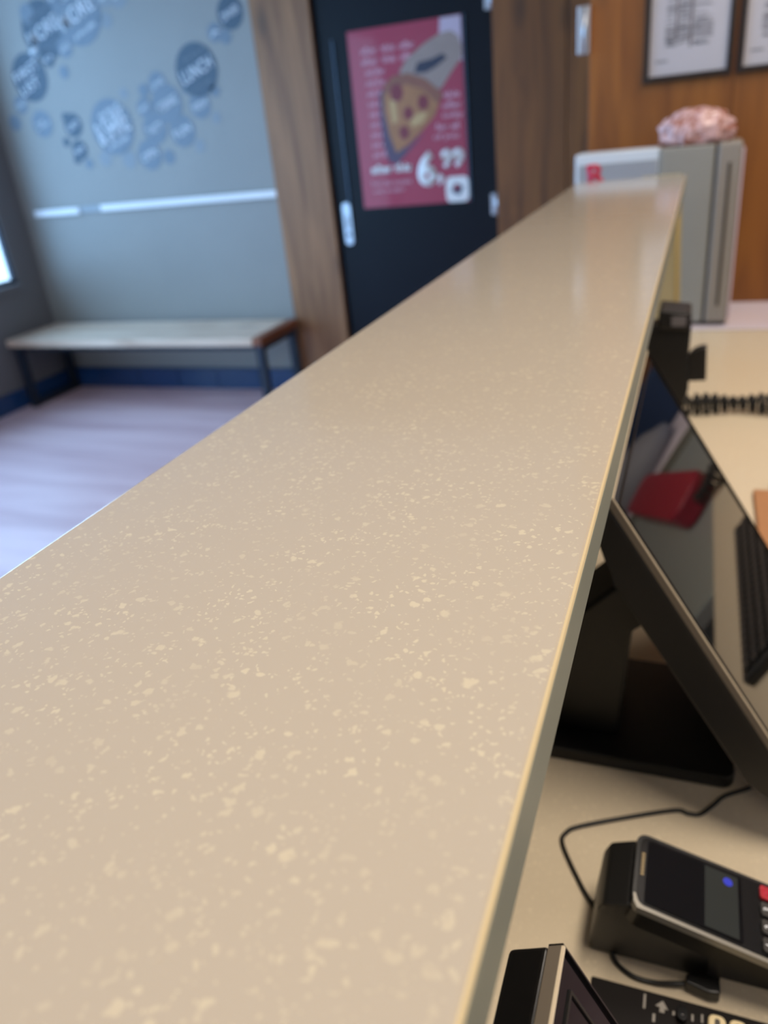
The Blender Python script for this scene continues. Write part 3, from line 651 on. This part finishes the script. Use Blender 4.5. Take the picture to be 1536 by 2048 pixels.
# cables
zc = HW+0.0022
tag(obj('terminal_cable', tube(smooth_path([(-0.040, 0.458, HW+0.004), (-0.055, 0.480, zc), (-0.0765, 0.518, zc), (-0.0755, 0.533, zc), (-0.062, 0.545, zc), (-0.015, 0.570, zc), (0.021, 0.587, zc), (0.032, 0.586, zc), (0.043, 0.588, zc), (0.055, 0.603, zc), (0.066, 0.618, zc), (0.090, 0.636, zc), (0.110, 0.660, zc), (0.16, 0.69, zc)], 8), 0.0021, 8), 'black'), 'thin black cable looping round the left of the payment terminal', 'cable')
pc = thing('plug_cable', 'short black cable with angled plug in front of the payment terminal', 'cable', (0.02, 0.425, HW))
obj('wire', tube(smooth_path([(-0.024, 0.428, zc+0.004), (-0.0195, 0.417, zc), (-0.006, 0.4085, zc), (0.010, 0.4075, zc), (0.025, 0.409, zc+0.003), (0.034, 0.411, zc+0.004)], 8), 0.0021, 8), 'black', pc)
obj('plug', prism([(0.033, 0.4075), (0.050, 0.4040), (0.058, 0.4055), (0.0575, 0.4165), (0.044, 0.4165), (0.034, 0.4150)], zc, zc+0.012, 'xy', 0.0015), 'black', pc)
obj('plug_neck', prism([(0.048, 0.4160), (0.0575, 0.4160), (0.0575, 0.4172), (0.048, 0.4172)], zc+0.001, zc+0.035, 'xy'), 'black', pc)

# control panel / keyboard with cream keys
kz = HW+0.020
ck = thing('till_keypad', 'flat black till keypad with cream keys at the bottom right corner', 'keypad', (0.12, 0.31, HW))
obj('case', prism([(-0.035, 0.3885), (0.30, 0.3900), (0.30, 0.23), (-0.035, 0.23)], HW+0.0005, kz, 'xy', 0.0015), 'keypad_black', ck)
kn = obj('knob', prism(rrect(0.0275, 0.0345, 0.3700, 0.3810, 0.0034), kz, kz+0.006, 'xy', 0.001), 'blackgloss', ck)
obj('knob_dot', disc(0.031, 0.3735, kz+0.006, 0.0009, 0.0001, 10), 'white_txt', kn)
obj('arrow_legend', prism([(0.0125, 0.3785), (0.0175, 0.3835), (0.0215, 0.3775), (0.0190, 0.3778), (0.0190, 0.3745), (0.0155, 0.3745), (0.0155, 0.3782)], kz, kz+0.0004, 'xy'), 'legend', ck)
for x, y, wd, ht in ((0.0040, 0.3795, 0.0016, 0.011), (0.0245, 0.3765, 0.0016, 0.003), (0.0375, 0.3770, 0.0014, 0.005), (0.0440, 0.3785, 0.0014, 0.006), (0.0110, 0.3690, 0.0018, 0.006)):
    obj('mark', box(x, x+wd, y-ht/2, y+ht/2, kz, kz+0.0004), 'legend', ck)
obj('side_display', box(-0.033, 0.001, 0.30, 0.375, kz, kz+0.0006), 'keypad_black', ck)
for i in range(14):
    for j in range(5):
        x, y = 0.0485+i*0.0140+0.002*j, 0.3785+0.00010*i-j*0.0170
        k = obj('cream_key', prism(rrect(x, x+0.0118, y-0.0110, y+0.0030, 0.0042, 4), kz, kz+0.005, 'xy', 0.0008, 1), 'cream_key', ck)
        obj('legend', prism(rrect(x+0.0042, x+0.0078, y-0.0080, y-0.0002, 0.0015, 2), kz+0.005, kz+0.0053, 'xy'), 'key_ink', k)

# ------------------------------------------------------------------ ceiling lamps
def lamp(x, y, sx, sy, power, label, col=(1.0, 0.88, 0.74)):
    t = thing('ceiling_lamp', label, 'lamp', (x, y, ZC-0.05), 'ceiling lamps')
    obj('housing', join(box(x-sx/2-0.02, x+sx/2+0.02, y-sy/2-0.02, y-sy/2, ZC-0.05, ZC-0.001), box(x-sx/2-0.02, x+sx/2+0.02, y+sy/2, y+sy/2+0.02, ZC-0.05, ZC-0.001),
        box(x-sx/2-0.02, x-sx/2, y-sy/2, y+sy/2, ZC-0.05, ZC-0.001), box(x+sx/2, x+sx/2+0.02, y-sy/2, y+sy/2, ZC-0.05, ZC-0.001)), 'white_trim', t)
    a_ = area('lamp_light', (x, y, ZC-0.045), (0, 0, 0), sx, sy, power, col)
lamp(0.60, 1.9, 0.28, 1.3, 22, 'ceiling lamp above the far end of the tills')
lamp(0.38, 0.35, 0.25, 0.8, 25, 'added ceiling lamp above the payment terminal brightening the worktop')  # unseen lamp, added to brighten the near worktop
lamp(-0.25, -0.9, 0.9, 0.6, 9, 'ceiling lamp above the near end of the counter')
lamp(-1.3, -1.6, 0.5, 0.5, 12, 'added ceiling lamp warming the light on the customer side')  # unseen lamp, added for warmer light on the customer side

for o in C.objects:
    if '_o' in o: del o['_o']
